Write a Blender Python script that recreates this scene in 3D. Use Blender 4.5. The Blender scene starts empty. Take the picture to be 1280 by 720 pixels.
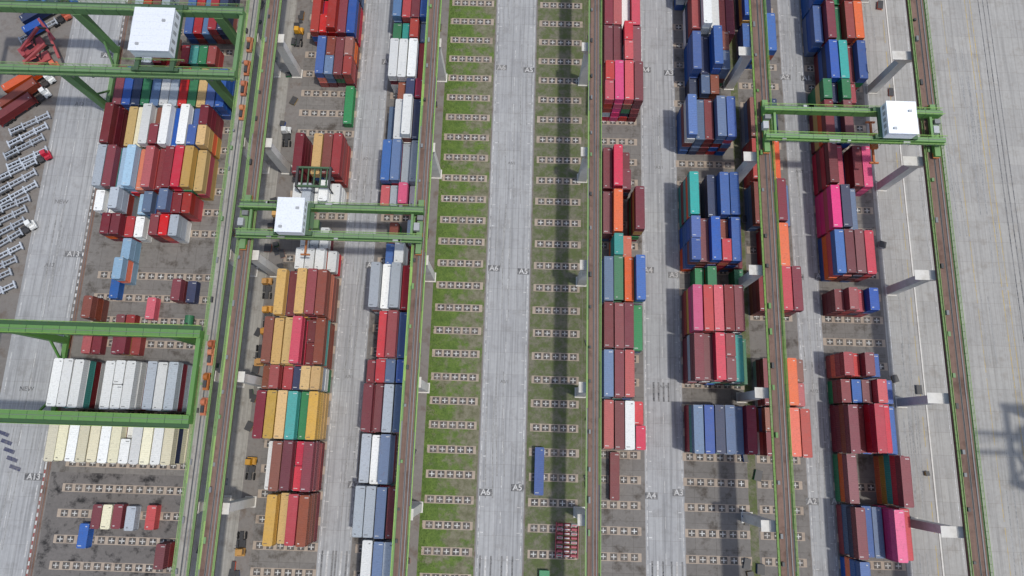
import bpy, math, random
from mathutils import Vector, Matrix
R = random.Random(7)
scene = bpy.context.scene
col = scene.collection

def lin(c):
    return tuple(((v/255.0)/12.92 if v/255.0 <= 0.04045 else ((v/255.0+0.055)/1.055)**2.4) for v in c)

# ---------------------------------------------------------------- mesh builder
class MB:
    def __init__(s): s.v=[]; s.f=[]; s.m=[]
    def quad(s,pts,m=0):
        n=len(s.v); s.v+= [tuple(p) for p in pts]; s.f.append(tuple(range(n,n+len(pts)))); s.m.append(m)
    def sheet(s,x0,x1,y0,y1,z,m=0):
        s.quad([(x0,y0,z),(x1,y0,z),(x1,y1,z),(x0,y1,z)],m)
    def box(s,x0,x1,y0,y1,z0,z1,m=0,M=None):
        p=[(x0,y0,z0),(x1,y0,z0),(x1,y1,z0),(x0,y1,z0),(x0,y0,z1),(x1,y0,z1),(x1,y1,z1),(x0,y1,z1)]
        if M is not None: p=[tuple(M@Vector(q)) for q in p]
        n=len(s.v); s.v+=p
        for f in ((0,3,2,1),(4,5,6,7),(0,1,5,4),(1,2,6,5),(2,3,7,6),(3,0,4,7)):
            s.f.append(tuple(n+i for i in f)); s.m.append(m)
    def taper(s,cx,cy,z0,z1,a0,b0,a1,b1,m=0):
        p=[(cx-a0,cy-b0,z0),(cx+a0,cy-b0,z0),(cx+a0,cy+b0,z0),(cx-a0,cy+b0,z0),
           (cx-a1,cy-b1,z1),(cx+a1,cy-b1,z1),(cx+a1,cy+b1,z1),(cx-a1,cy+b1,z1)]
        n=len(s.v); s.v+=p
        for f in ((0,3,2,1),(4,5,6,7),(0,1,5,4),(1,2,6,5),(2,3,7,6),(3,0,4,7)):
            s.f.append(tuple(n+i for i in f)); s.m.append(m)
    def beam(s,a,b,w,h=None,m=0):
        a=Vector(a); b=Vector(b); d=b-a; L=d.length; h=h or w
        q=d.to_track_quat('Y','Z').to_matrix().to_4x4(); M=Matrix.Translation(a)@q
        s.box(-w/2,w/2,0,L,-h/2,h/2,m,M)
    def cyl(s,a,b,r,m=0,n=12):
        a=Vector(a); b=Vector(b); d=b-a
        q=d.to_track_quat('Z','Y').to_matrix(); k=len(s.v)
        for i in range(n):
            t=2*math.pi*i/n; o=q@Vector((r*math.cos(t),r*math.sin(t),0))
            s.v.append(tuple(a+o)); s.v.append(tuple(b+o))
        for i in range(n):
            j=(i+1)%n
            s.f.append((k+2*i,k+2*j,k+2*j+1,k+2*i+1)); s.m.append(m)
        s.f.append(tuple(k+2*i for i in reversed(range(n)))); s.m.append(m)
        s.f.append(tuple(k+2*i+1 for i in range(n))); s.m.append(m)
    def mesh(s,name,mats):
        me=bpy.data.meshes.new(name); me.from_pydata(s.v,[],s.f)
        for mt in mats: me.materials.append(mt)
        me.polygons.foreach_set('material_index',s.m); me.update(); return me
    def make(s,name,mats,loc=(0,0,0),rz=0):
        return place(name,s.mesh(name,mats),loc,rz)
def place(name,me,loc=(0,0,0),rz=0,tilt=0):
    o=bpy.data.objects.new(name,me); col.objects.link(o); o.location=loc; o.rotation_euler=(0,0,rz); return o

# ---------------------------------------------------------------- materials
def newmat(name):
    m=bpy.data.materials.new(name); m.use_nodes=True; nt=m.node_tree; b=nt.nodes['Principled BSDF']; return m,nt,b
def N(nt,t,**kw):
    n=nt.nodes.new(t)
    for k,v in kw.items(): setattr(n,k,v)
    return n
def mix(nt,fac,a,b,mode='MIX'):
    n=nt.nodes.new('ShaderNodeMix'); n.data_type='RGBA'; n.blend_type=mode
    def s(i,v):
        if isinstance(v,bpy.types.NodeSocket): nt.links.new(v,n.inputs[i])
        elif isinstance(v,(int,float)): n.inputs[i].default_value=v
        else: n.inputs[i].default_value=(*v,1) if len(v)==3 else v
    s(0,fac); s(6,a); s(7,b); return n.outputs[2]
def noise(nt,vec,scale,detail=4,rough=.55,lo=.4,hi=.6,stretch=None):
    if stretch:
        mp=N(nt,'ShaderNodeMapping'); mp.inputs['Scale'].default_value=stretch; nt.links.new(vec,mp.inputs[0]); vec=mp.outputs[0]
    n=N(nt,'ShaderNodeTexNoise'); n.inputs['Scale'].default_value=scale; n.inputs['Detail'].default_value=min(detail,4)
    n.inputs['Roughness'].default_value=rough; nt.links.new(vec,n.inputs['Vector'])
    r=N(nt,'ShaderNodeMapRange'); r.inputs[1].default_value=lo; r.inputs[2].default_value=hi; nt.links.new(n.outputs[0],r.inputs[0])
    return r.outputs[0]
def mul(nt,a,k):
    n=N(nt,'ShaderNodeMath',operation='MULTIPLY'); nt.links.new(a,n.inputs[0])
    if isinstance(k,(int,float)): n.inputs[1].default_value=k
    else: nt.links.new(k,n.inputs[1])
    return n.outputs[0]

def paint(name,c,rust=.42,rough=.55,dust=.05,fade=.14):
    m,nt,b=newmat(name); c=lin(c)
    tc=N(nt,'ShaderNodeTexCoord'); oi=N(nt,'ShaderNodeObjectInfo')
    ad=N(nt,'ShaderNodeVectorMath',operation='ADD'); sc=N(nt,'ShaderNodeVectorMath',operation='SCALE')
    cx=N(nt,'ShaderNodeCombineXYZ')
    for i in range(3): nt.links.new(oi.outputs['Random'],cx.inputs[i])
    nt.links.new(cx.outputs[0],sc.inputs[0]); sc.inputs['Scale'].default_value=97
    nt.links.new(tc.outputs['Object'],ad.inputs[0]); nt.links.new(sc.outputs[0],ad.inputs[1]); v=ad.outputs[0]
    hs=N(nt,'ShaderNodeHueSaturation'); hs.inputs['Color'].default_value=(*c,1)
    mr=N(nt,'ShaderNodeMapRange'); mr.inputs[3].default_value=.72; mr.inputs[4].default_value=1.18; nt.links.new(oi.outputs['Random'],mr.inputs[0]); nt.links.new(mr.outputs[0],hs.inputs['Value'])
    def frac(k,lo,hi):
        m2=N(nt,'ShaderNodeMath',operation='MULTIPLY'); m2.inputs[1].default_value=k; nt.links.new(oi.outputs['Random'],m2.inputs[0])
        fr=N(nt,'ShaderNodeMath',operation='FRACT'); nt.links.new(m2.outputs[0],fr.inputs[0])
        q=N(nt,'ShaderNodeMapRange'); q.inputs[3].default_value=lo; q.inputs[4].default_value=hi; nt.links.new(fr.outputs[0],q.inputs[0]); return q.outputs[0]
    nt.links.new(frac(7.3,.84,1.08),hs.inputs['Saturation']); nt.links.new(frac(13.7,.492,.508),hs.inputs['Hue'])
    g=sum(c)/3
    col1=mix(nt,mul(nt,noise(nt,v,.55,2,.6,.35,.7),fade),hs.outputs[0],tuple(x*.6+g*.3+.05 for x in c))
    col2=mix(nt,mul(nt,noise(nt,v,2.2,3,.7,.5,.75),.35),col1,tuple(x*.4 for x in c))
    col3=mix(nt,mul(nt,noise(nt,v,1.5,4,.75,.58,.7),rust),col2,lin((96,64,46)))
    ge=N(nt,'ShaderNodeNewGeometry'); sp=N(nt,'ShaderNodeSeparateXYZ'); nt.links.new(ge.outputs['Normal'],sp.inputs[0])
    up=N(nt,'ShaderNodeMapRange'); up.inputs[1].default_value=.6; up.inputs[2].default_value=.95; nt.links.new(sp.outputs['Z'],up.inputs[0])
    du=mul(nt,up.outputs[0],frac(5.1,0,dust*2))
    col4=mix(nt,du,col3,lin((150,144,136)))
    nt.links.new(col4,b.inputs['Base Color']); b.inputs['Roughness'].default_value=rough
    return m

def concrete(name,c,dark=.5,stains=.5,streak=0.0,joint=None,scale=1,warm=(92,74,58),rough=.9,jdark=.5):
    m,nt,b=newmat(name); c=lin(c)
    tc=N(nt,'ShaderNodeTexCoord'); v=tc.outputs['Object']
    o=mix(nt,mul(nt,noise(nt,v,.06*scale,4,.6,.3,.7),dark*.6),c,tuple(x*.68 for x in c))
    o=mix(nt,mul(nt,noise(nt,v,.9*scale,4,.7,.35,.75),dark*.7),o,tuple(x*.6 for x in c))
    o=mix(nt,mul(nt,noise(nt,v,.22*scale,4,.7,.52,.68),stains),o,lin(warm))
    if streak:
        o=mix(nt,mul(nt,noise(nt,v,1,3,.65,.45,.68,stretch=(1.3,.03,1)),streak),o,tuple(x*.45 for x in c))
        o=mix(nt,mul(nt,noise(nt,v,1,3,.65,.55,.75,stretch=(2.2,.012,1)),streak*.6),o,tuple(min(1,x*1.35) for x in c))
    if joint:
        br=N(nt,'ShaderNodeTexBrick'); br.offset=0; br.inputs['Scale'].default_value=1
        br.inputs['Brick Width'].default_value=joint[0]; br.inputs['Row Height'].default_value=joint[1]
        br.inputs['Mortar Size'].default_value=.05; br.inputs['Mortar Smooth'].default_value=.3
        br.inputs['Color1'].default_value=(1,1,1,1); br.inputs['Color2'].default_value=(.88,.88,.89,1); br.inputs['Mortar'].default_value=(jdark,jdark*.97,jdark*.94,1)
        nt.links.new(v,br.inputs['Vector'])
        o=mix(nt,.8,o,br.outputs['Color'],'MULTIPLY')
    nt.links.new(o,b.inputs['Base Color']); b.inputs['Roughness'].default_value=rough
    return m

def worn_paint(name,c,under,wear=.5):
    m,nt,b=newmat(name); tc=N(nt,'ShaderNodeTexCoord'); v=tc.outputs['Object']
    o=mix(nt,mul(nt,noise(nt,v,1.3,4,.75,.4,.62),wear),lin(c),lin(under))
    o=mix(nt,mul(nt,noise(nt,v,.12,3,.6,.4,.65),wear*.7),o,lin(under))
    nt.links.new(o,b.inputs['Base Color']); b.inputs['Roughness'].default_value=.8; return m

PAL={'m':(118,30,40),'r':(160,42,38),'c':(192,22,46),'p':(212,18,104),'y':(200,160,78),'b':(28,84,156),'s':(82,108,142),
     'd':(28,44,80),'l':(166,174,180),'w':(226,226,220),'g':(24,122,70),'t':(40,152,140),'o':(218,92,34),'e':(224,216,184),'n':(132,64,42),'k':(142,178,200)}
CM={k:paint('container_paint_'+k,v,rust=.42 if k not in 'we' else .2,dust=.05 if k not in 'we' else .04) for k,v in PAL.items()}
steel=paint('galvanised_steel',(120,122,122),rust=.5)
idwhite=paint('id_mark_white',(205,205,200),rust=.2); iddark=paint('id_mark_dark',(60,64,70),rust=.2)
dark=paint('dark_machinery',(48,48,48),rust=.3)
greyp=paint('roof_unit_grey',(170,172,172),rust=.2)
rubber=paint('tyre_rubber',(28,28,28),rust=0,rough=.9)
green=paint('crane_green_paint',(92,142,66),rust=.4,rough=.6,dust=.15)
green2=paint('handrail_green_paint',(132,174,72),rust=.3,rough=.6,dust=.1)
dgreen=paint('crane_dark_green',(52,90,50),rust=.5)
houseW=paint('machinery_house_white',(238,242,244),rust=.04,dust=.03)
chassisW=paint('chassis_silver',(178,184,190),rust=.35,dust=.05)
yellowP=paint('vehicle_yellow',(206,146,40),rust=.2); orangeP=paint('machinery_orange',(180,98,40),rust=.6)
glass,nt,b=newmat('cab_glass'); b.inputs['Base Color'].default_value=(.02,.03,.04,1); b.inputs['Roughness'].default_value=.08
M_ground=concrete('yard_ground',(130,124,117),dark=.8,stains=.6)
M_stack=concrete('stacking_pavement',(130,125,118),dark=1.0,stains=.85,warm=(72,64,55),joint=(5.4,6.45))
M_road=concrete('road_concrete',(172,172,170),dark=.55,stains=.35,streak=.65,joint=(4.0,6.0),warm=(120,116,110),jdark=.68)
M_apron=concrete('apron_concrete',(172,169,162),dark=.55,stains=.4,streak=.45,joint=(6,6),warm=(128,119,106),jdark=.68)
M_dirty=concrete('oily_pavement',(116,111,106),dark=1,stains=.97,warm=(34,32,31),scale=1.3)
M_deck=concrete('runway_deck_concrete',(130,104,90),dark=.9,stains=.7,streak=.6,warm=(80,58,46))
M_deckL=concrete('walkway_deck_concrete',(164,159,148),dark=.8,stains=.65,streak=.6,warm=(104,93,80))
M_col=concrete('column_concrete',(216,212,202),dark=.5,stains=.35,warm=(150,140,124))
M_pad=concrete('corner_pad_paving',(176,160,142),dark=.8,stains=.6,warm=(112,98,84))
M_sq=worn_paint('marker_black',(44,44,46),(116,108,98),.65)
M_cross=worn_paint('marker_cross_white',(208,208,202),(140,132,122),.75)
M_white=worn_paint('marking_white',(212,212,208),(158,154,148),.95)
M_yel=worn_paint('marking_yellow',(190,158,64),(150,144,130),.9)
M_blk=worn_paint('marking_dark',(56,58,62),(136,134,130),.9)
M_navy=worn_paint('marking_navy',(40,48,84),(130,126,120),.5)
M_redm=worn_paint('marking_red',(150,40,40),(120,110,100),.6)
# grass
M_grass,nt,b=newmat('grass_ground'); v=N(nt,'ShaderNodeTexCoord').outputs['Object']
o=mix(nt,noise(nt,v,.5,4,.7,.35,.65),lin((76,98,42)),lin((100,120,54)))
o=mix(nt,noise(nt,v,2.5,4,.8,.5,.7),o,lin((58,74,36)))
sx=N(nt,'ShaderNodeSeparateXYZ'); nt.links.new(v,sx.inputs[0])
gx=N(nt,'ShaderNodeMapRange'); gx.inputs[1].default_value=-22; gx.inputs[2].default_value=-12; gx.inputs[3].default_value=-.3; gx.inputs[4].default_value=.22
nt.links.new(sx.outputs['X'],gx.inputs[0])
nn=noise(nt,v,.22,4,.75,.32,.68); big=noise(nt,v,.035,2,.5,.35,.65); big=mul(nt,big,.28)
ad=N(nt,'ShaderNodeMath',operation='ADD'); nt.links.new(nn,ad.inputs[0]); nt.links.new(gx.outputs[0],ad.inputs[1])
ad2=N(nt,'ShaderNodeMath',operation='ADD'); nt.links.new(ad.outputs[0],ad2.inputs[0]); nt.links.new(big,ad2.inputs[1])
st=N(nt,'ShaderNodeMapRange'); st.inputs[1].default_value=.5; st.inputs[2].default_value=.9; nt.links.new(ad2.outputs[0],st.inputs[0])
soil=mix(nt,noise(nt,v,.6,4,.7,.4,.65),lin((122,118,98)),lin((92,92,66)))
o=mix(nt,st.outputs[0],o,soil); nt.links.new(o,b.inputs['Base Color']); b.inputs['Roughness'].default_value=1
M_dry,nt,b=newmat('sparse_grass_ground'); v=N(nt,'ShaderNodeTexCoord').outputs['Object']
o=mix(nt,noise(nt,v,.35,4,.75,.38,.58),lin((116,112,96)),lin((88,98,58)))
o=mix(nt,noise(nt,v,1.5,4,.8,.5,.72),o,lin((82,78,64))); nt.links.new(o,b.inputs['Base Color']); b.inputs['Roughness'].default_value=1

# ---------------------------------------------------------------- ground sheets
Y0,Y1=-75,190
a=MB(); a.sheet(-3000,3000,-3000,3000,0); a.make('ground',[M_ground])
a=MB()
stacks=[(-122.5,-85),(-67,-50),(-40.5,-27.5),(22,35.4),(46.2,62.8),(65.2,78.3),(85.6,102.4)]
for x0,x1 in stacks: a.sheet(x0,x1,Y0,Y1,.004)
a.make('stacking_area_pavement',[M_stack])
a=MB(); a.sheet(-23.6,-9,Y0,Y1,.004); a.make('grass_verge',[M_grass])
a=MB(); a.sheet(4,18.6,Y0,Y1,.004); a.sheet(18.7,21.8,Y0,Y1,.004); a.sheet(62.9,65.1,Y0,Y1,.004); a.make('dry_grass_verge',[M_dry])
a=MB()
for x0,x1 in [(-49.6,-40.9),(-8.6,3.6),(35.6,46),(78.6,85.4),(-140,-124.6)]: a.sheet(x0,x1,Y0,Y1,.008)
a.make('service_road',[M_road])
a=MB(); a.sheet(103,112,Y0,Y1,.004); a.sheet(112.6,420,-300,400,.008); a.make('quay_apron_pavement',[M_apron])
a=MB(); a.sheet(-83,-71,Y0,Y1,.004); a.make('corridor_pavement',[M_deckL])
a=MB(); a.sheet(-122.3,-85.2,-60,-11.5,.008); a.make('oil_stained_pavement',[M_dirty])
a=MB(); a.box(112.1,112.5,Y0,Y1,0,.12); a.make('kerb',[M_col])

# slot markers
a=MB()
def strips(x0,n,pitch,skip=0):
    y=23.3-6.45*14
    while y<170:
        if R.random()>=skip:
            a.sheet(x0-.3-R.uniform(0,.3),x0+n*pitch+.3+R.uniform(0,.3),y-1.05,y+1.05,.012,0)
            for i in range(n):
                cx=x0+pitch*(i+.5)
                a.sheet(cx-.92,cx+.92,y-.85,y+.85,.016,1)
                for (u,w) in ((.72,.13),(.14,.66)):
                    a.sheet(cx-u,cx+u,y-w,y+w,.020 if u>.5 else .022,2)
        y+=6.45
strips(-22.3,5,2.45); strips(5.2,5,2.45)
for x0,n in [(-66.2,6),(-39.4,4),(23.2,4),(46.3,6),(66,4),(86,6),(-118.4,12)]: strips(x0,n,2.7,skip=.06)
a.make('container_slot_markers',[M_pad,M_sq,M_cross])

# road markings
a=MB()
def dashes(x,w,l,g,m=0,y0=Y0,y1=Y1,z=.014):
    y=y0
    while y<y1: a.sheet(x-w/2,x+w/2,y,y+l,z,m); y+=l+g
for x0,x1 in [(-49.6,-40.9),(-8.6,3.6),(35.6,46),(78.6,85.4)]:
    dashes(x0+.5,.2,2.4,.9); dashes(x1-.5,.2,2.4,.9)
    c=(x0+x1)/2; dashes(c,.14,3,6)
    y=Y0
    while y<Y1:
        a.sheet(x0+.9,x0+1.7,y,y+.22,.015,0); a.sheet(x1-1.7,x1-.9,y,y+.22,.015,0); y+=6.45
for x,w in ((-139,.2),(-132.3,.15),(-125.4,.25)): dashes(x,w,4,3)
dashes(104.3,.2,30,.5); dashes(111,.2,8,3,1)
for x in (118,124.3,129.6): dashes(x,.15,18,1.5,0 if x<120 else 1)
for x in (141.2,142.6,144): a.sheet(x-.14,x+.14,Y0,Y1,.0145,2)
for x in (137,138.6): dashes(x,.22,60,1,1)
y=-60
while y<170:
    a.sheet(-124.3,-123.9,y,y+1,.014,3 if y<-10 else 0); a.sheet(-124.3,-123.9,y+1,y+2,.014,0 if y<-10 else 2); y+=2
for yy in (14.5,):
    for i in range(4): a.sheet(38.0+i*1.35,38.5+i*1.35,yy-2.6,yy+2.6,.016,2)
for x0 in (-48.6,-45,-7.6,-2,37,42):
    for i in range(3): a.sheet(x0+i*1.4,x0+i*1.4+.45,-36,-29,.016,0 if i%2 else 2)
for i in range(5):
    M=Matrix.Translation((-137+i*1.2,-2-i*2.2,.0))@Matrix.Rotation(-.3,4,'Z')
    a.quad([M@Vector(p) for p in ((-1.6,-.5,.016),(1.6,-.5,.016),(1.6,.5,.016),(-1.6,.5,.016))],4)
for i in range(60):
    x0,x1=R.choice([(-49.6,-40.9),(-8.6,3.6),(35.6,46),(78.6,85.4),(104,111),(-140,-125),(113,140),(113,140)])
    x=R.uniform(x0+1.5,x1-3); y=R.uniform(-40,135); L=R.uniform(10,34); amp=R.uniform(-1.2,1.2); zz=.0102+i*.00005
    for off in (0,1.9):
        k=10; w=R.uniform(.1,.18)
        for j in range(k):
            ya=y+L*j/k; yb=y+L*(j+1)/k; xa=x+off+amp*math.sin(math.pi*.5*j/k); xb=x+off+amp*math.sin(math.pi*.5*(j+1)/k)
            a.quad([(xa-w,ya,zz),(xa+w,ya,zz),(xb+w,yb,zz),(xb-w,yb,zz)],5)
glyph={}
def text(t,x,y,size,m=0,box=True,z=.022,rz=0):
    if t not in glyph:
        cu=bpy.data.curves.new('t','FONT'); cu.body=t; cu.size=1; cu.align_x='CENTER'; cu.align_y='CENTER'; cu.offset=.02
        ob=bpy.data.objects.new('t',cu); col.objects.link(ob)
        dg=bpy.context.evaluated_depsgraph_get(); me=bpy.data.meshes.new_from_object(ob.evaluated_get(dg))
        glyph[t]=([v.co.copy() for v in me.vertices],[tuple(p.vertices) for p in me.polygons]); bpy.data.objects.remove(ob); bpy.data.meshes.remove(me)
    vs,fs=glyph[t]; n=len(a.v); M=Matrix.Translation((x,y,z))@Matrix.Rotation(rz,4,'Z')
    for q in vs: a.v.append(tuple(M@Vector((q.x*size,q.y*size,0))))
    for f in fs: a.f.append(tuple(n+i for i in f)); a.m.append(m)
    if box:
        w=size*(.36*len(t)+.06); a.sheet(x-w,x+w,y-size*.42,y+size*.42,z-.004,2)
for Y in (111,47.8,-12.5):
    for t,x in (('A8',-51.6),('A7',-41.5),('A6',-6.6),('A5',1.8),('A4',37.2),('A3',44.5),('A2',79.6),('A1',86),('A13',-126.8),('A13',-77.5)):
        text(t,x,Y+R.uniform(-1,1),2.15)
for Y in (80,16):
    for t,x in (('A5/1',-2.5),('A7/1',-45.2),('A3/1',41),('A1/2',82)): text(t,x,Y,1.2,m=2,box=False)
for Y,t in ((64,'NEW'),(45,'A13'),(95,'A13'),(10,'NEW')): text(t,-133,Y,1.7,m=2,box=False)
M_tyre=worn_paint('tyre_scrub',(120,119,116),(160,159,155),.9)
a.make('road_markings',[M_white,M_yel,M_blk,M_redm,M_navy,M_tyre])

a=MB()
for x in (-123.2,-84):
    a.box(x-.5,x+.5,Y0,Y1,0,.05,0); a.box(x-.06,x+.06,Y0,Y1,.05,.14,1)
a.make('gantry_rail_track',[M_deck,steel])

# ---------------------------------------------------------------- elevated runways
def runway(x,colx,mat,hw=1.35,ww=.5):
    a=MB(); z=21
    a.box(x-hw,x+hw,Y0,Y1,z-2.0,z,0)
    a.box(x-.2,x+.2,Y0,Y1,z,z+.06,1); a.box(x-.07,x+.07,Y0,Y1,z+.06,z+.2,3)
    for sgn in (-1,1):
        x0=x+sgn*(hw+.01); x1=x+sgn*(hw+ww); lo,hi=min(x0,x1),max(x0,x1)
        y=Y0+.5
        while y<Y1:   # grating panels, some rusted or replaced
            l=R.uniform(5,11); a.box(lo,hi,y,min(y+l,Y1)-.06,z-.35,z-.28,R.choice((2,2,2,1,4))); y+=l
        a.box(x1-.05,x1+.05,Y0,Y1,z+.75,z+.87,4); a.box(x1-.03,x1+.03,Y0,Y1,z+.3,z+.38,4); a.box(x1-.04,x1+.04,Y0,Y1,z-.27,z-.05,4)
        y=Y0+.5
        while y<Y1:
            a.box(x1-.035,x1+.035,y,y+.07,z-.28,z+.75,4); y+=1.8
        y=Y0+1
        while y<Y1:
            a.box(lo,hi,y,y+.12,z-.8,z-.36,2); y+=3.1
    a.box(x+hw*.6,x+hw*.75,Y0,Y1,z,z+.16,1)
    y=Y0
    while y<Y1:
        a.box(x-hw*.9,x-hw*.55,y,y+R.uniform(.6,1.6),z,z+R.uniform(.2,.8),R.choice((1,3,2))); y+=R.uniform(5,14)
    y=-17.5-31.1*1
    while y<Y1:
        a.taper(colx,y,.35,16.8,1.25,1.1,1.1,1.0,5); a.taper(colx,y,16.8,19.0,1.1,1.0,max(1.4,abs(colx-x)+1.0),1.3,5)
        a.box(colx-1.5,colx+1.5,y-1.4,y+1.4,0,.35,5)
        y+=31.1
    a.make('crane_runway_viaduct',[mat,steel,green,dark,green2,M_col])
runway(-75,-75,M_deckL,hw=1.2); runway(-69.4,-68.4,M_deck)
runway(-25,-24.4,M_deck); runway(19.4,18.2,M_deck,hw=1.25); runway(64.2,62.2,M_deck,hw=1.6); runway(108.4,105.4,M_deck,hw=1.8)

# ---------------------------------------------------------------- containers
def cont_mesh(L,paintm,name,idm):
    a=MB(); W=1.219; H=2.59; h=L/2
    for sx in (-1,1):
        for sy in (-1,1):
            x0,x1=sorted((sx*W,sx*(W-.14))); y0,y1=sorted((sy*h,sy*(h-.14)))
            a.box(x0,x1,y0,y1,.13,H-.13,0)
            x0,x1=sorted((sx*(W+.003),sx*(W-.17))); y0,y1=sorted((sy*(h+.003),sy*(h-.19)))
            a.box(x0,x1,y0,y1,0,.128,1); a.box(x0,x1,y0,y1,H-.128,H+.004,1)
        x0,x1=sorted((sx*W,sx*(W-.07)))
        a.box(x0,x1,-h+.2,h-.2,H-.12,H-.005,0); a.box(x0,x1,-h+.2,h-.2,.02,.17,0)
    for sy in (-1,1):
        y0,y1=sorted((sy*h,sy*(h-.1))); a.box(-W+.18,W-.18,y0,y1,H-.12,H-.004,0); a.box(-W+.18,W-.18,y0,y1,.02,.16,0)
    n=int((L-.4)/.56); st=(L-.4)/n
    for sx in (-1,1):
        pr=[]; y=-h+.2
        for i in range(n):
            pr+= [(y,W-.035),(y+st*.35,W-.035),(y+st*.5,W-.075),(y+st*.85,W-.075)]; y+=st
        pr.append((h-.2,W-.035))
        for p,q in zip(pr,pr[1:]):
            pts=[(sx*p[1],p[0],.17),(sx*q[1],q[0],.17),(sx*q[1],q[0],H-.12),(sx*p[1],p[0],H-.12)]
            a.quad(pts if sx>0 else pts[::-1],0)
    pr=[]; y=-h+.1
    n=int((L-.2)/.5); st=(L-.2)/n
    for i in range(n):
        pr+= [(y,H-.03),(y+st*.4,H-.03),(y+st*.5,H-.055),(y+st*.9,H-.055)]; y+=st
    pr.append((h-.1,H-.03))
    for p,q in zip(pr,pr[1:]): a.quad([(-W+.07,p[0],p[1]),(W-.07,p[0],p[1]),(W-.07,q[0],q[1]),(-W+.07,q[0],q[1])],0)
    # identification code on the roof end: small separate characters
    for i in range(6): a.sheet(-.95+i*.16,-.84+i*.16,-h+.5,-h+.72,H-.022,2)
    for i in range(3): a.sheet(.3+i*.16,.41+i*.16,h-.85,h-.6,H-.022,2)
    a.sheet(-W+.05,W-.05,-h+.1,h-.1,.14,1)
    y=h-.06
    a.quad([(-W+.14,y,.16),(-W+.14,y,H-.12),(W-.14,y,H-.12),(W-.14,y,.16)],0)
    for i in range(6): x=-.9+i*.36; a.box(x-.06,x+.06,h-.06,h-.02,.18,H-.14,0)
    for sx in (-1,1):
        x0,x1=sorted((sx*.02,sx*(W-.15))); a.box(x0,x1,-h+.03,-h+.08,.17,H-.13,0)
        for fx in (.3,.8): a.cyl((sx*fx,-h+.01,.1),(sx*fx,-h+.01,H-.1),.02,1,6); a.box(sx*fx-.14,sx*fx+.14,-h-.005,-h+.0,.95,1.0,1)
    return a.mesh(name,[paintm,steel,idm])
CMesh={}
for k in PAL:
    for t,L in (('4',12.192),('2',6.058)): CMesh[(k,t)]=cont_mesh(L,CM[k],'container_'+('long' if t=='4' else 'short')+'_'+k,iddark if k in 'wely' else idwhite)
mixes='mmmrrncbsdlwygoct'
def stackc(x,y,t,k,n,rz=0):
    if t=='4' and n>1 and R.random()<.07:
        stackc(x,y-3.1,'2',k,n,rz); stackc(x,y+3.1,'2',R.choice((k,k,'m','n')),n-(R.random()<.3),rz); return
    for i in range(n):
        kk=k if (i==n-1 or R.random()<.5) else R.choice(mixes)
        place('shipping_container',CMesh[(kk,t)],(x+R.uniform(-.09,.09),y+R.uniform(-.2,.2) if t=='4' else y+R.uniform(-.02,.02),.03+i*2.6),rz+R.uniform(-.004,.004)+(math.pi if R.random()<.5 else 0))
def block(x0,bays,p=2.7,vary=.12):
    for Y,t,codes in bays:
        for i,c in enumerate(codes.split()):
            if c=='.': continue
            n=int(c[1]); 
            if n>2 and R.random()<vary: n-=1
            stackc(x0+p*i,Y,t,c[0],n)
# L1
block(-64.9,[(-20.6,'4','. . y4 y4 c4 n4'),(-7.7,'4','. w3 n4 m4 c4 m4'),(5.1,'4','m4 y4 y4 t4 g3 y4'),
 (14.6,'2','n3 r4 r3 d4 y4 y4'),(24.1,'4','n4 y4 y4 c5 m4 n4'),(36.9,'4','. y5 m4 y5 r5 n5'),(47.2,'2','. . w3 w3 w3 w2'),(53.9,'2','. . w2 l2 w2 .'),
 (66,'2','. w3 l3 w2 w4 w3'),(77,'4','. m4 . y4 n4 r4'),(96,'4','. . . . . g1'),(109,'4','. . b3 s3 m3 r3'),(122.5,'4','. r3 c3 r4 m3 b3'),(135.5,'4','. r3 g3 o4 c3 b3'),(149,'4','m3 r3 g3 o4 c3 b3')])
# L2
block(-37.5,[(-44,'4','l3 s3 l4 m3'),(-31,'4','. w4 s4 l4'),(-18.2,'4','l4 l4 s4 m4'),(-5.4,'4','l4 w4 s4 .'),(7.4,'4','m4 m3 l4 s4'),(17,'2','m4 c4 s4 b4'),
 (26.5,'4','. c4 r5 b4'),(39.4,'4','l5 w4 l5 r4'),(49,'2','. b3 w4 .'),(56,'2','. n2 . l3'),(66,'2','c3 l3 p4 w3'),(75.6,'4','b4 s4 l4 l4'),(88.2,'4','s3 w4 w5 d4'),
 (97.8,'2','. n3 d4 c4'),(107.4,'4','w4 w4 w4 r4'),(117,'2','g3 t3 r4 s3'),(126.6,'4','s4 r4 m4 b4'),(140,'4','s4 r4 w4 b4')])
# A4
block(24.6,[(-46,'4','m2 r2 . .'),(-7.9,'4','. m1 . .'),(5.1,'4','r4 m4 w4 c4'),(18.1,'4','s4 m4 r4 .'),(30.8,'4','m4 m4 m4 g4'),(43.6,'4','s4 g4 o4 b5'),
 (53.2,'2','. t4 o3 .'),(63,'4','m3 o4 . m5'),(76,'4','m3 c4 m3 .'),(100.5,'4','c5 p5 c5 m5'),(113.3,'4','m4 m4 c5 m4'),(126.1,'4','m4 r4 w4 c4'),(139,'4','d4 r4 r4 m4')])
# A3
block(47.6,[(-48,'4','m2 r2 s2 d2 . .'),(4.8,'4','s4 b4 d4 s4 s3 m4'),(23,'4','m5 m4 c5 m5 t4 g3'),(35.8,'4','p5 c5 c5 m5 m5 .'),(45.3,'2','. g2 g3 . . g2'),
 (54.8,'4','b5 m4 b5 c5 b5 m2'),(67.6,'4','t5 . d4 b5 b5 .'),(90.5,'4','b5 s4 m4 s5 b5 .'),(103,'2','. d2 s3 n3 . .'),(112.5,'4','. b4 d3 b5 s4 .'),(125.5,'4','. r4 w5 w4 r3 m3'),(138.5,'4','b3 b4 w5 m4 r3 m3')])
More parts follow.
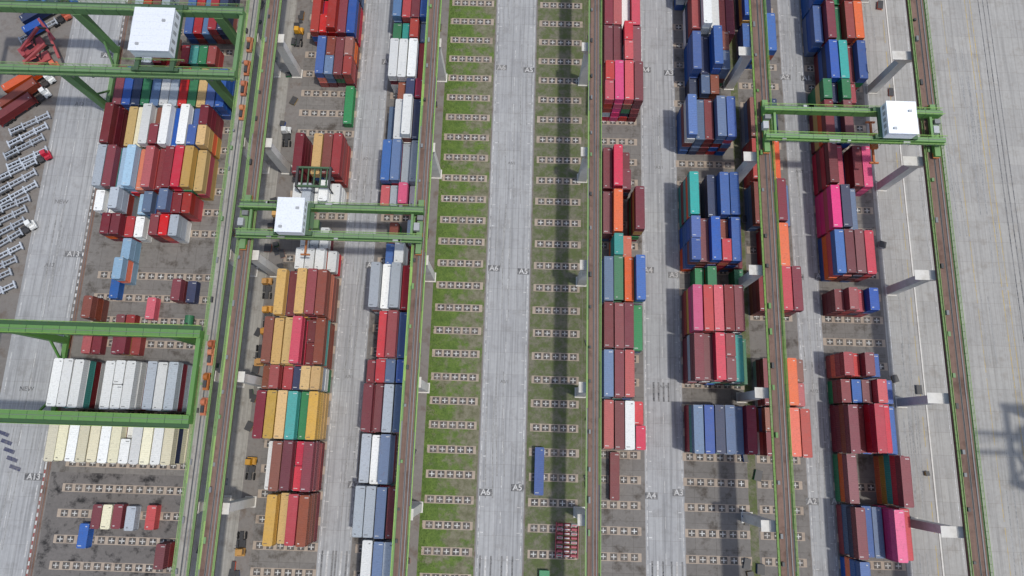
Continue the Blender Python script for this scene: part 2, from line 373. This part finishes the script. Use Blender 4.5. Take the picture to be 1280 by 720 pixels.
# R1
block(66.8,[(-46,'4','. m3 b3 r3'),(4.6,'4','m3 n3 o4 r4'),(17.4,'4','m3 r3 o4 r4'),(42.5,'4','m3 m3 c4 m4'),(54.5,'4','. r3 o4 .'),(67.3,'4','n3 r3 m4 s2'),(80.2,'4','r3 c3 o4 .'),(93,'4','n3 r3 d3 .'),
 (119,'4','b3 m3 b4 .'),(132,'4','b3 m3 d4 .')])
# R2
block(87.1,[(-45,'4','m3 r3 b3 m3 . .'),(-32.3,'4','b4 . . . . .'),(-19.4,'4','m4 b4 s4 p5 c5 .'),(-6.6,'4','m4 . . . m5 m2'),(6,'4','m4 m3 c5 c4 b4 .'),(15.7,'2','m3 b4 m4 c4 b3 .'),(22.6,'2','r4 c3 m4 b3 . .'),
 (40,'2','m3 r4 c3 b4 . .'),(53,'4','b4 m4 m4 c4 . .'),(65.9,'4','p4 d4 s4 . . .'),(78.7,'4','m4 c3 . m3 p3 .'),(91.5,'4','m4 d3 m4 . . .'),
 (101.3,'2','g4 d3 g4 r3 . .'),(110.8,'4','. b4 t4 m4 b4 .'),(123.6,'4','b4 m4 g3 r4 o4 .'),(136.5,'4','b4 m4 g3 r4 o4 .')])
# left yard
block(-117,[(109.5,'2','. l2 l2 r2 c1 m2 r2 t2 g2 r2 . .'),(97.5,'4','m3 b3 d3 g3 s3 w3 l3 c3 g3 y3 b3 b3'),(84.6,'4','m4 . y3 e4 w4 m4 w4 b3 w4 b4 y4 .'),(71.8,'4','l4 m4 k4 k4 o4 r4 m4 m4 c4 y4 y4 .'),
 (62.2,'2','w3 w2 l4 . k3 s3 m3 s4 m3 r3 . .'),(55.6,'2','. m3 m3 c3 w2 . m3 c3 l3 . . .'),(46,'4','. . . k3 . . . . . . . .'),(28,'2','. . . m1 r1 . . . . . . .'),
 (23,'2','r1 m1 . m1 m2 r1 . . . . . .'),(122.5,'4','l2 r2 m2 l2 . . b2 r2 s2 r3 d3 .'),(135,'4','l2 r2 m2 l2 . . b2 r2 s2 r3 d3 .')])
block(-117,[(11.2,'4','w5 w5 w5 . . w5 w5 w5 . l5 w5 l5'),(-2.2,'4','e4 e4 w4 e4 e4 w4 e4 w4 w4 e4 w4 e4')],vary=0)
for x,y,t,k,n in [(-112,38.5,'2','b',1),(-93.5,38,'2','m',2),(-90.4,38,'2','d',1),(-115.5,32,'2','n',3),(-101,33,'2','c',1),(-107,-22.2,'2','m',1),(-104.4,-22.2,'2','e',1),(-98.3,-22.4,'2','l',1),(-93,-22,'2','c',1),(-109.8,-27,'2','b',1),
      (7.3,-7.4,'4','b',1),(-101.6,-22,'2','m',1),(-88,-31,'2','m',2)]: stackc(x,y,t,k,n)

# ---------------------------------------------------------------- overhead bridge cranes
def handrail(a,x0,x1,y,z,m):
    a.box(x0,x1,y-.05,y+.05,z+1.0,z+1.1,m); a.box(x0,x1,y-.03,y+.03,z+.5,z+.56,m)
    x=x0
    while x<x1: a.box(x,x+.07,y-.03,y+.03,z,z+1.0,m); x+=1.8
def house(a,cx,cy,z,w,l,h,m=5):
    a.box(cx-w/2,cx+w/2,cy-l/2,cy+l/2,z,z+h,m)
    a.box(cx-w/2-.15,cx+w/2+.15,cy-l/2-.15,cy+l/2+.15,z+h,z+h+.12,m)
    for i in range(1,6):
        yy=cy-l/2+l*i/6; a.box(cx-w/2,cx+w/2,yy-.04,yy+.04,z+h+.12,z+h+.2,m)
    for dx,dy in ((-.3,-.36),(.28,.2)):
        a.box(cx+dx*w-.4,cx+dx*w+.4,cy+dy*l-.3,cy+dy*l+.3,z+h+.125,z+h+.5,8)
    for i in range(5):
        yy=cy-l/2+l*(i+.5)/5; a.box(cx-w/2-.04,cx-w/2,yy-.5,yy+.5,z+.9,z+h-.9,8); a.box(cx+w/2,cx+w/2+.04,yy-.5,yy+.5,z+.9,z+h-.9,8)
def bridge(xa,xb,yc,gap,tx,hw,hl,spz=9):
    a=MB(); z=23.0; mats=[green,steel,dark,dgreen,green2,houseW,orangeP,glass,greyp]
    for s in (-1,1):
        y=yc+s*gap/2
        a.box(xa-1,xb+1,y-.6,y+.6,z-.2,z+2.0,0)
        a.box(xa-1,xb+1,y-.05,y+.05,z+2.0,z+2.14,1)
        x=xa
        while x<xb: a.box(x,x+.1,y-.65,y+.65,z-.15,z+2.03,3); x+=3.7
        y2=y+s*1.25; lo,hi=sorted((y+s*.66,y2)); a.box(xa-1,xb+1,lo,hi,z+1.1,z+1.17,3)
        x=xa
        while x<xb: a.box(x,x+.15,lo,hi,z+.8,z+1.09,1); x+=2.4
        handrail(a,xa-1,xb+1,y2,z+1.17,4)
        handrail(a,xa-1,xb+1,y-s*.7,z+1.9,4)
        for k in range(5):
            x=xa+R.uniform(3,40); a.box(x,x+R.uniform(.6,2),lo,hi,z+1.18,z+1.9,R.choice((1,2,8)))
    for x in (xa,xb):
        a.box(x-.7,x+.7,yc-gap/2-3.5,yc+gap/2+3.5,z-1.55,z-.25,0)
        for k in range(4):
            y=yc-gap/2-3+k*(gap+6)/3; a.cyl((x-.3,y,z-1.5),(x+.3,y,z-1.5),.5,2); a.box(x-.8,x+.8,y-.7,y+.7,z-1.4,z-1.1,6)
        a.box(x-1.3,x+.1,yc-1.5,yc+.5,z-.24,z+1.2,8); a.box(x-.6,x+.9,yc+1.4,yc+2.6,z-.24,z+.9,1)
    a.box(xa+1.5,xa+2.1,yc-gap/2+.8,yc+gap/2-.8,z+.3,z+1.2,0); a.box(xb-2.1,xb-1.5,yc-gap/2+.8,yc+gap/2-.8,z+.3,z+1.2,0)
    for s in (-1,1):
        a.box(tx-hw*.75,tx+hw*.75,yc+s*gap/2-.5,yc+s*gap/2+.5,z+2.2,z+3.0,3)
        a.box(tx+s*hw*.55-.4,tx+s*hw*.55+.4,yc-gap/2-.5,yc+gap/2+.5,z+2.4,z+3.05,3)
        for k in (-1,1): a.cyl((tx+k*hw*.6,yc+s*gap/2-.25,z+2.5),(tx+k*hw*.6,yc+s*gap/2+.25,z+2.5),.36,2)
    house(a,tx,yc,z+3.1,hw,hl,3.0)
    a.box(tx+hw*.5,tx+hw*.5+1.6,yc-gap*.3,yc+gap*.3,z+2.0,z+2.1,3)
    a.box(tx+hw*.5,tx+hw*.5+2,yc-1.1,yc+1.1,z-3,z-.6,0); a.box(tx+hw*.5+.1,tx+hw*.5+2.1,yc-1,yc+1,z-2.6,z-1.4,7)
    a.box(tx-.9,tx+.9,yc-2.2,yc+2.2,spz+.6,spz+1.6,6); a.box(tx-.25,tx+.25,yc-6,yc+6,spz+.1,spz+.6,6)
    for s in (-1,1): a.box(tx-1.2,tx+1.2,yc+s*6-.2,yc+s*6+.2,spz,spz+.6,6)
    for sx in (-.7,.7):
        for sy in (-1.8,1.8): a.cyl((tx+sx,yc+sy,spz+1.6),(tx+sx,yc+sy,z+2.4),.04,2,6)
    a.make('overhead_bridge_crane',mats)
bridge(-69.4,-25,52.5,7.2,-56,6.4,8.6,14)
bridge(64.2,108.4,83,7.6,96.2,7.2,8.6,14)
a=MB()
for x in (-61,-52): a.box(x-.3,x+.3,66,72,12,12.8,1)
for y in (66.3,71.7): a.box(-61,-52,y-.25,y+.25,12.0,12.79,0)
for i in range(5): a.box(-59.8+i*1.7,-59.5+i*1.7,66.6,71.4,12.1,12.6,0)
for x in (-61,-52):
    for y in (66,72): a.beam((x,y,12),(x,y,8.0),.3,.3,1)
a.make('lifting_frame',[dgreen,dark])

def gantry(yc,gap,tx,hw,hl,thick=1.6):
    a=MB(); z=21.5; xa,xb=-152,-76.6; mats=[green,steel,dark,dgreen,green2,houseW,orangeP,glass,greyp]
    for s in (-1,1):
        y=yc+s*gap/2
        a.box(xa,xb,y-thick/2,y+thick/2,z,z+2.3,0); a.box(xa,xb,y-.05,y+.05,z+2.3,z+2.45,1)
        x=xa
        while x<xb: a.box(x,x+.12,y-thick/2-.05,y+thick/2+.05,z+.05,z+2.33,3); x+=4.1
        y2=y+s*(thick/2+1.1); lo,hi=sorted((y+s*(thick/2+.01),y2)); a.box(xa,xb,lo,hi,z+1.5,z+1.58,3)
        x=xa
        while x<xb: a.box(x,x+.5,lo,hi,z+1.0,z+1.49,1); x+=5.3
        handrail(a,xa,xb,y2,z+1.6,4); handrail(a,xa,xb,y-s*(thick/2+.05),z+2.2,4)
        for lx in (-123.2,-84):
            a.taper(lx,y,2.4,z,.95,.8,1.25,.95,0)
            a.beam((lx,y-s*.2,9),(lx,y-s*gap*.28,2.4),.5,.5,0)
            for k in (-1.2,1.2): a.cyl((lx-.25,y+k,.55),(lx+.25,y+k,.55),.42,2)
            a.box(lx-.45,lx+.45,y-2,y+2,.8,1.39,6)
    for lx in (-123.2,-84): a.box(lx-.6,lx+.6,yc-gap/2-1.6,yc+gap/2+1.6,1.4,2.39,0)
    for x in (xa+.5,xb-.5): a.box(x-.5,x+.5,yc-gap/2+thick/2,yc+gap/2-thick/2,z+.4,z+1.7,0)
    for s in (-1,1):
        a.box(tx+s*hw*.45-.6,tx+s*hw*.45+.6,yc-gap/2-.6,yc+gap/2+.6,z+2.6,z+3.6,3)
        a.box(tx-hw*.6,tx+hw*.6,yc+s*gap/2-.5,yc+s*gap/2+.5,z+2.5,z+3.2,3)
        handrail(a,tx-hw*.8,tx+hw*.8,yc+s*(hl/2+1),z+3.6,4)
    house(a,tx,yc,z+3.7,hw,hl,3.4)
    a.box(tx-.9,tx+.9,yc-2.2,yc+2.2,14.6,15.6,6); a.box(tx-.25,tx+.25,yc-6,yc+6,14.1,14.6,6)
    for sx in (-.7,.7):
        for sy in (-1.8,1.8): a.cyl((tx+sx,yc+sy,15.6),(tx+sx,yc+sy,z+2.8),.04,2,6)
    a.make('rail_mounted_gantry_crane',mats)
gantry(102.5,18.5,-97.5,10.4,12.4)
gantry(13,20.5,-141,11.5,13,thick=1.9)

for y in (83,90,96,103,12,6,18,20):
    a=MB(); a.box(-.7,.7,-2.1,2.1,.25,.8,0); a.box(-.5,.3,-1.5,.2,.8,1.5,1)
    for s in (-1,1): a.cyl((-.75,s*1.4,.35),(.75,s*1.4,.35),.34,1)
    a.cyl((-.5,1.1,1.3),(.5,1.1,1.3),.75,0,16); a.box(.35,.65,-1.9,.6,.801,1.2,0)
    a.make('cable_reel_trolley',[orangeP,dark],(-74.3+R.uniform(-.2,.2),y,21.0))

# ---------------------------------------------------------------- vehicles
def wheels(a,xs,w,r,m):
    for y in xs:
        for s in (-1,1): a.cyl((s*(w-.32),y,r),(s*w,y,r),r,m,14)
def mover_mesh(body):
    a=MB()
    a.box(-.5,.5,-3,2.6,.75,1.0,1)
    a.box(-1.2,1.2,1.0,2.9,.6,1.3,0); a.taper(-.45,1.7,1.3,2.9,.75,.9,.65,.7,0)
    a.box(-1.08,.18,2.36,2.52,1.75,2.6,2); a.box(-1.16,-1.12,1.1,2.2,1.8,2.5,2)
    a.box(.4,1.1,1.2,2.7,1.3,1.75,0); a.cyl((-.0,-1.8,1.0),(0,-1.8,1.15),.5,1)
    a.box(-1.2,-.55,-1,.8,.7,1.1,1); a.box(.6,1.15,-.9,.6,.7,1.2,1); a.cyl((.9,.85,1.2),(.9,.85,3.0),.08,1,8)
    wheels(a,(1.9,-1.7,-2.5),1.2,.5,3); return a.mesh('prime_mover',[body,dark,glass,rubber])
def trailer_mesh(body,L=12.4):
    a=MB(); h=L/2
    for s in (-1,1): a.box(s*.55-.14,s*.55+.14,-h,h,1.0,1.4,0)
    y=-h+.2
    while y<h-.2: a.box(-.41,.41,y,y+.16,1.08,1.3,0); y+=1.3
    for y in (-h+.1,-h+4,h-4,h-.4): a.box(-1.2,1.2,y,y+.35,1.05,1.42,0)
    for s in (-1,1): a.box(s*.75-.08,s*.75+.08,h-3.4,h-3.2,0,1.04,1)
    a.box(-1.22,1.22,-h-.1,-h+.0,.7,1.0,0)
    for s in (-1,1): a.box(s*1.05-.17,s*1.05+.17,-h+.6,-h+4.3,1.02,1.04,1)
    wheels(a,(-h+1.2,-h+2.5,-h+3.8),1.22,.5,2)
    for y in (-h+1.2,-h+2.5,-h+3.8): a.cyl((-1.0,y,.5),(1.0,y,.5),.08,1,8)
    return a.mesh('chassis_trailer',[body,dark,rubber])
PMy=mover_mesh(yellowP); PMw=mover_mesh(CM['w']); PMr=mover_mesh(CM['c']); PMb=mover_mesh(CM['b']); PMo=mover_mesh(CM['o'])
TRl=trailer_mesh(chassisW); TRo=trailer_mesh(CM['o']); TRr=trailer_mesh(CM['r'])
for x,y,r,p in [(-70,40,0,PMy),(-69.0,32,0,PMy),(-70,21,3.14,PMy),(-69.3,86,0,PMw),(-69,119,0,PMy),(-69,-9,0,PMy),(-69.4,-28,3.14,PMy),(-69.3,60,0,PMy),(-68.6,26,.1,PMy)]:
    place('prime_mover',p,(x,y,0),r+R.uniform(-.05,.05))
for i in range(15):
    y=36+i*3.7; an=math.radians(-58+R.uniform(-5,5))
    place('chassis_trailer',TRl,(-147+R.uniform(-1.6,1.4)+(i*.1),y,0),an)
    if i in (4,10): place('prime_mover',PMr if i==10 else PMw,(-147+7.5*math.cos(an+1.57),y+7.5*math.sin(an+1.57),0),an)
for (x,y,k,t,tr,pm) in [(-149,101,'o','4',TRo,PMo),(-149.5,96.2,'n','4',TRr,PMw),(-150,91.5,'m','4',TRr,PMw),(-148,124,'d','4',TRl,PMb),(-151,129,'b','4',TRl,PMw),(-149,118.5,'b','2',TRl,PMo),(-150,137,'s','4',TRl,PMb),(-143,131,'b','4',TRr,PMw)]:
    an=math.radians(-52+R.uniform(-4,4)); place('chassis_trailer',tr,(x,y,0),an); place('shipping_container',CMesh[(k,t)],(x,y,1.44),an)
    place('prime_mover',pm,(x+7.6*math.cos(an+1.57),y+7.6*math.sin(an+1.57),0),an)
for (x,y,r) in ((-146.5,108.5,-60),(-149,113,-48)):
    a=MB(); a.box(-1.6,1.6,-3.6,3.2,.9,1.9,0); a.box(-1.5,1.5,-4.4,-3.2,.8,2.4,0); a.box(-.7,.7,-1.6,.1,1.9,3.5,2); a.box(-.75,.75,-1.7,.2,3.5,3.6,0)
    a.beam((0,-3.4,3.0),(0,5.0,6.2),.7,.8,0); a.beam((0,5,6.2),(0,6.4,4.4),.5,.5,1); a.box(-4.5,4.5,6.0,6.7,3.9,4.4,0)
    for s in (-1,1): a.cyl((s*1.5,2.3,.85),(s*2.2,2.3,.85),.85,3,16); a.cyl((s*1.0,-2.6,.75),(s*1.6,-2.6,.75),.75,3,16); a.beam((s*.5,.5,1.8),(s*.3,2.4,4.9),.25,.25,1)
    a.make('reach_stacker',[CM['r'],dark,glass,rubber],(x,y,0),math.radians(r))

a=MB()
for i in range(8):
    for j in range(3):
        x=-2.7+j*1.85; y=-4.3+i*1.08; red=(i*2+j)%4!=0; h=.8+.3*((i+j)%2)
        a.taper(x+.85,y+.5,.12,h,.82,.42,.72,.22,0 if red else 1)
        a.box(x+.1,x+1.6,y+.12,y+.88,.0,.118,1); a.box(x+.25,x+1.45,y+.36,y+.64,h,h+.1,1 if red and j==1 else 0)
a.box(-2.95,-2.8,-4.4,4.4,0,.9,0); a.box(2.85,3.0,-4.4,4.4,0,.9,0)
a.make('barrier_rack',[CM['c'],CM['w']],(15.0,-24.5,0),math.radians(-1))
a=MB(); a.box(-1.2,1.2,-2,2,0,1.6,0); a.box(-1.3,1.3,-2.1,2.1,1.6,1.7,0); a.cyl((0,-1.2,1.7),(0,-1.2,2.2),.3,1); a.make('generator_cabinet',[CM['g'],steel],(9.3,-34,0))
a=MB(); a.cyl((0,-2.4,1.4),(0,2.4,1.4),1.15,0,18); a.cyl((0,0,2.5),(0,0,2.8),.3,1)
for s in (-1,1): a.box(-1,1,s*1.5-.15,s*1.5+.15,0,.7,1)
a.make('storage_tank',[CM['g'],dark],(-90.5,29,0))

for i in range(90):
    x=R.choice([-71.5,-66.8,-70.5,-71,20.6,62,65,-26.5,104,-79,-82,110.6,-69])+R.uniform(-.5,.5); y=R.uniform(-38,140)
    a=MB(); w=R.uniform(.4,1.0); l=R.uniform(.5,1.4); h=R.uniform(.4,1.1)
    a.box(-w,w,-l,l,.1,h,0); a.box(-w-.05,w+.05,-l-.05,l+.05,h,h+.06,1); a.box(-w,-w+.12,-l,l,0,.098,1); a.box(w-.12,w,-l,l,0,.098,1)
    a.make('twistlock_bin',[R.choice([CM['y'],CM['o'],CM['l'],CM['g'],CM['b'],steel,yellowP]),dark],(x,y,0),R.uniform(-.4,.4))
a=MB()
for i in range(7000):
    x=-23.4+abs(R.gauss(0,1))*2.6; y=R.uniform(-45,150)
    if x>-10: continue
    dy=(y-23.3)%6.45
    if (dy<1.2 or dy>5.25) and x>-22.5: continue
    t=R.uniform(0,6.28); w=R.uniform(.06,.16); h=R.uniform(.1,.35); c,s=math.cos(t)*w,math.sin(t)*w
    a.quad([(x-c,y-s,0.005),(x+c,y+s,0.005),(x+s*R.uniform(-2,2),y+c*R.uniform(-2,2),h)],0)
M_blade,nt,b=newmat('weed_blades'); b.inputs['Base Color'].default_value=(*lin((84,108,44)),1); b.inputs['Roughness'].default_value=.9
a.make('grass_tufts',[M_blade])

# ---------------------------------------------------------------- quay crane (stands on the quay rails)
a=MB(); xs=(147,177); ys=(-12,8)
for x in xs:
    for y in ys:
        a.beam((x,y,1.6),(x,y,48 if x==177 else 44),1.6,1.6,0); a.box(x-1,x+1,y-4,y+4,.3,1.6,1)
    a.beam((x,ys[0],16),(x,ys[1],16),1.4,1.4,0); a.beam((x,ys[0],42),(x,ys[1],42),1.4,1.4,0)
    a.beam((x,ys[0],16),(x,-2,42),.9,.9,0); a.beam((x,ys[1],16),(x,-2,42),.9,.9,0)
for y in ys:
    a.beam((xs[0],y,16),(xs[1],y,16),1.5,2,0); a.beam((xs[0],y,42),(xs[1],y,42),1.5,2,0); a.beam((xs[0],y,16),(xs[1],y,42),.9,.9,0)
    a.beam((xs[1],y,46),(170,-2,72),1.1,1.1,0); a.beam((xs[0],y,43),(170,-2,72),.9,.9,0)
for y in (-4.5,.5): a.box(136,228,y-.5,y+.5,43,45.2,0)
for x in range(138,228,10): a.box(x,x+.4,-3.9,-.1,43.4,44.2,0)
a.beam((170,-2,72),(222,-2,45),.4,.4,0); a.beam((170,-2,72),(138,-2,45),.4,.4,0); a.box(152,162,-6,2,45.5,50,2)
a.make('quay_crane',[green,dark,houseW])

# ---------------------------------------------------------------- light, sky, camera
w=bpy.data.worlds.new('World'); scene.world=w; w.use_nodes=True; nt=w.node_tree
bg=nt.nodes['Background']; sk=nt.nodes.new('ShaderNodeTexSky'); sk.sky_type='NISHITA'; sk.sun_disc=False
EL=71; AZ=22; sk.sun_elevation=math.radians(EL); sk.sun_rotation=math.radians(90+AZ); sk.dust_density=2.0
nt.links.new(sk.outputs[0],bg.inputs[0]); bg.inputs[1].default_value=.15
s=bpy.data.lights.new('sun','SUN'); s.energy=2.3; s.angle=math.radians(2.2); s.color=(1,.98,.945)
so=bpy.data.objects.new('sun',s); col.objects.link(so); so.rotation_euler=(0,math.radians(90-EL),math.radians(-AZ))
cam=bpy.data.cameras.new('camera'); co=bpy.data.objects.new('camera',cam); col.objects.link(co)
cam.lens=23.99; cam.sensor_width=36; cam.clip_end=6000; cam.clip_start=1
co.location=(0,0,188); co.rotation_euler=(math.radians(12.7),0,math.radians(1.75))
scene.camera=co
scene.view_settings.view_transform='Standard'; scene.view_settings.look='None'; scene.view_settings.exposure=0
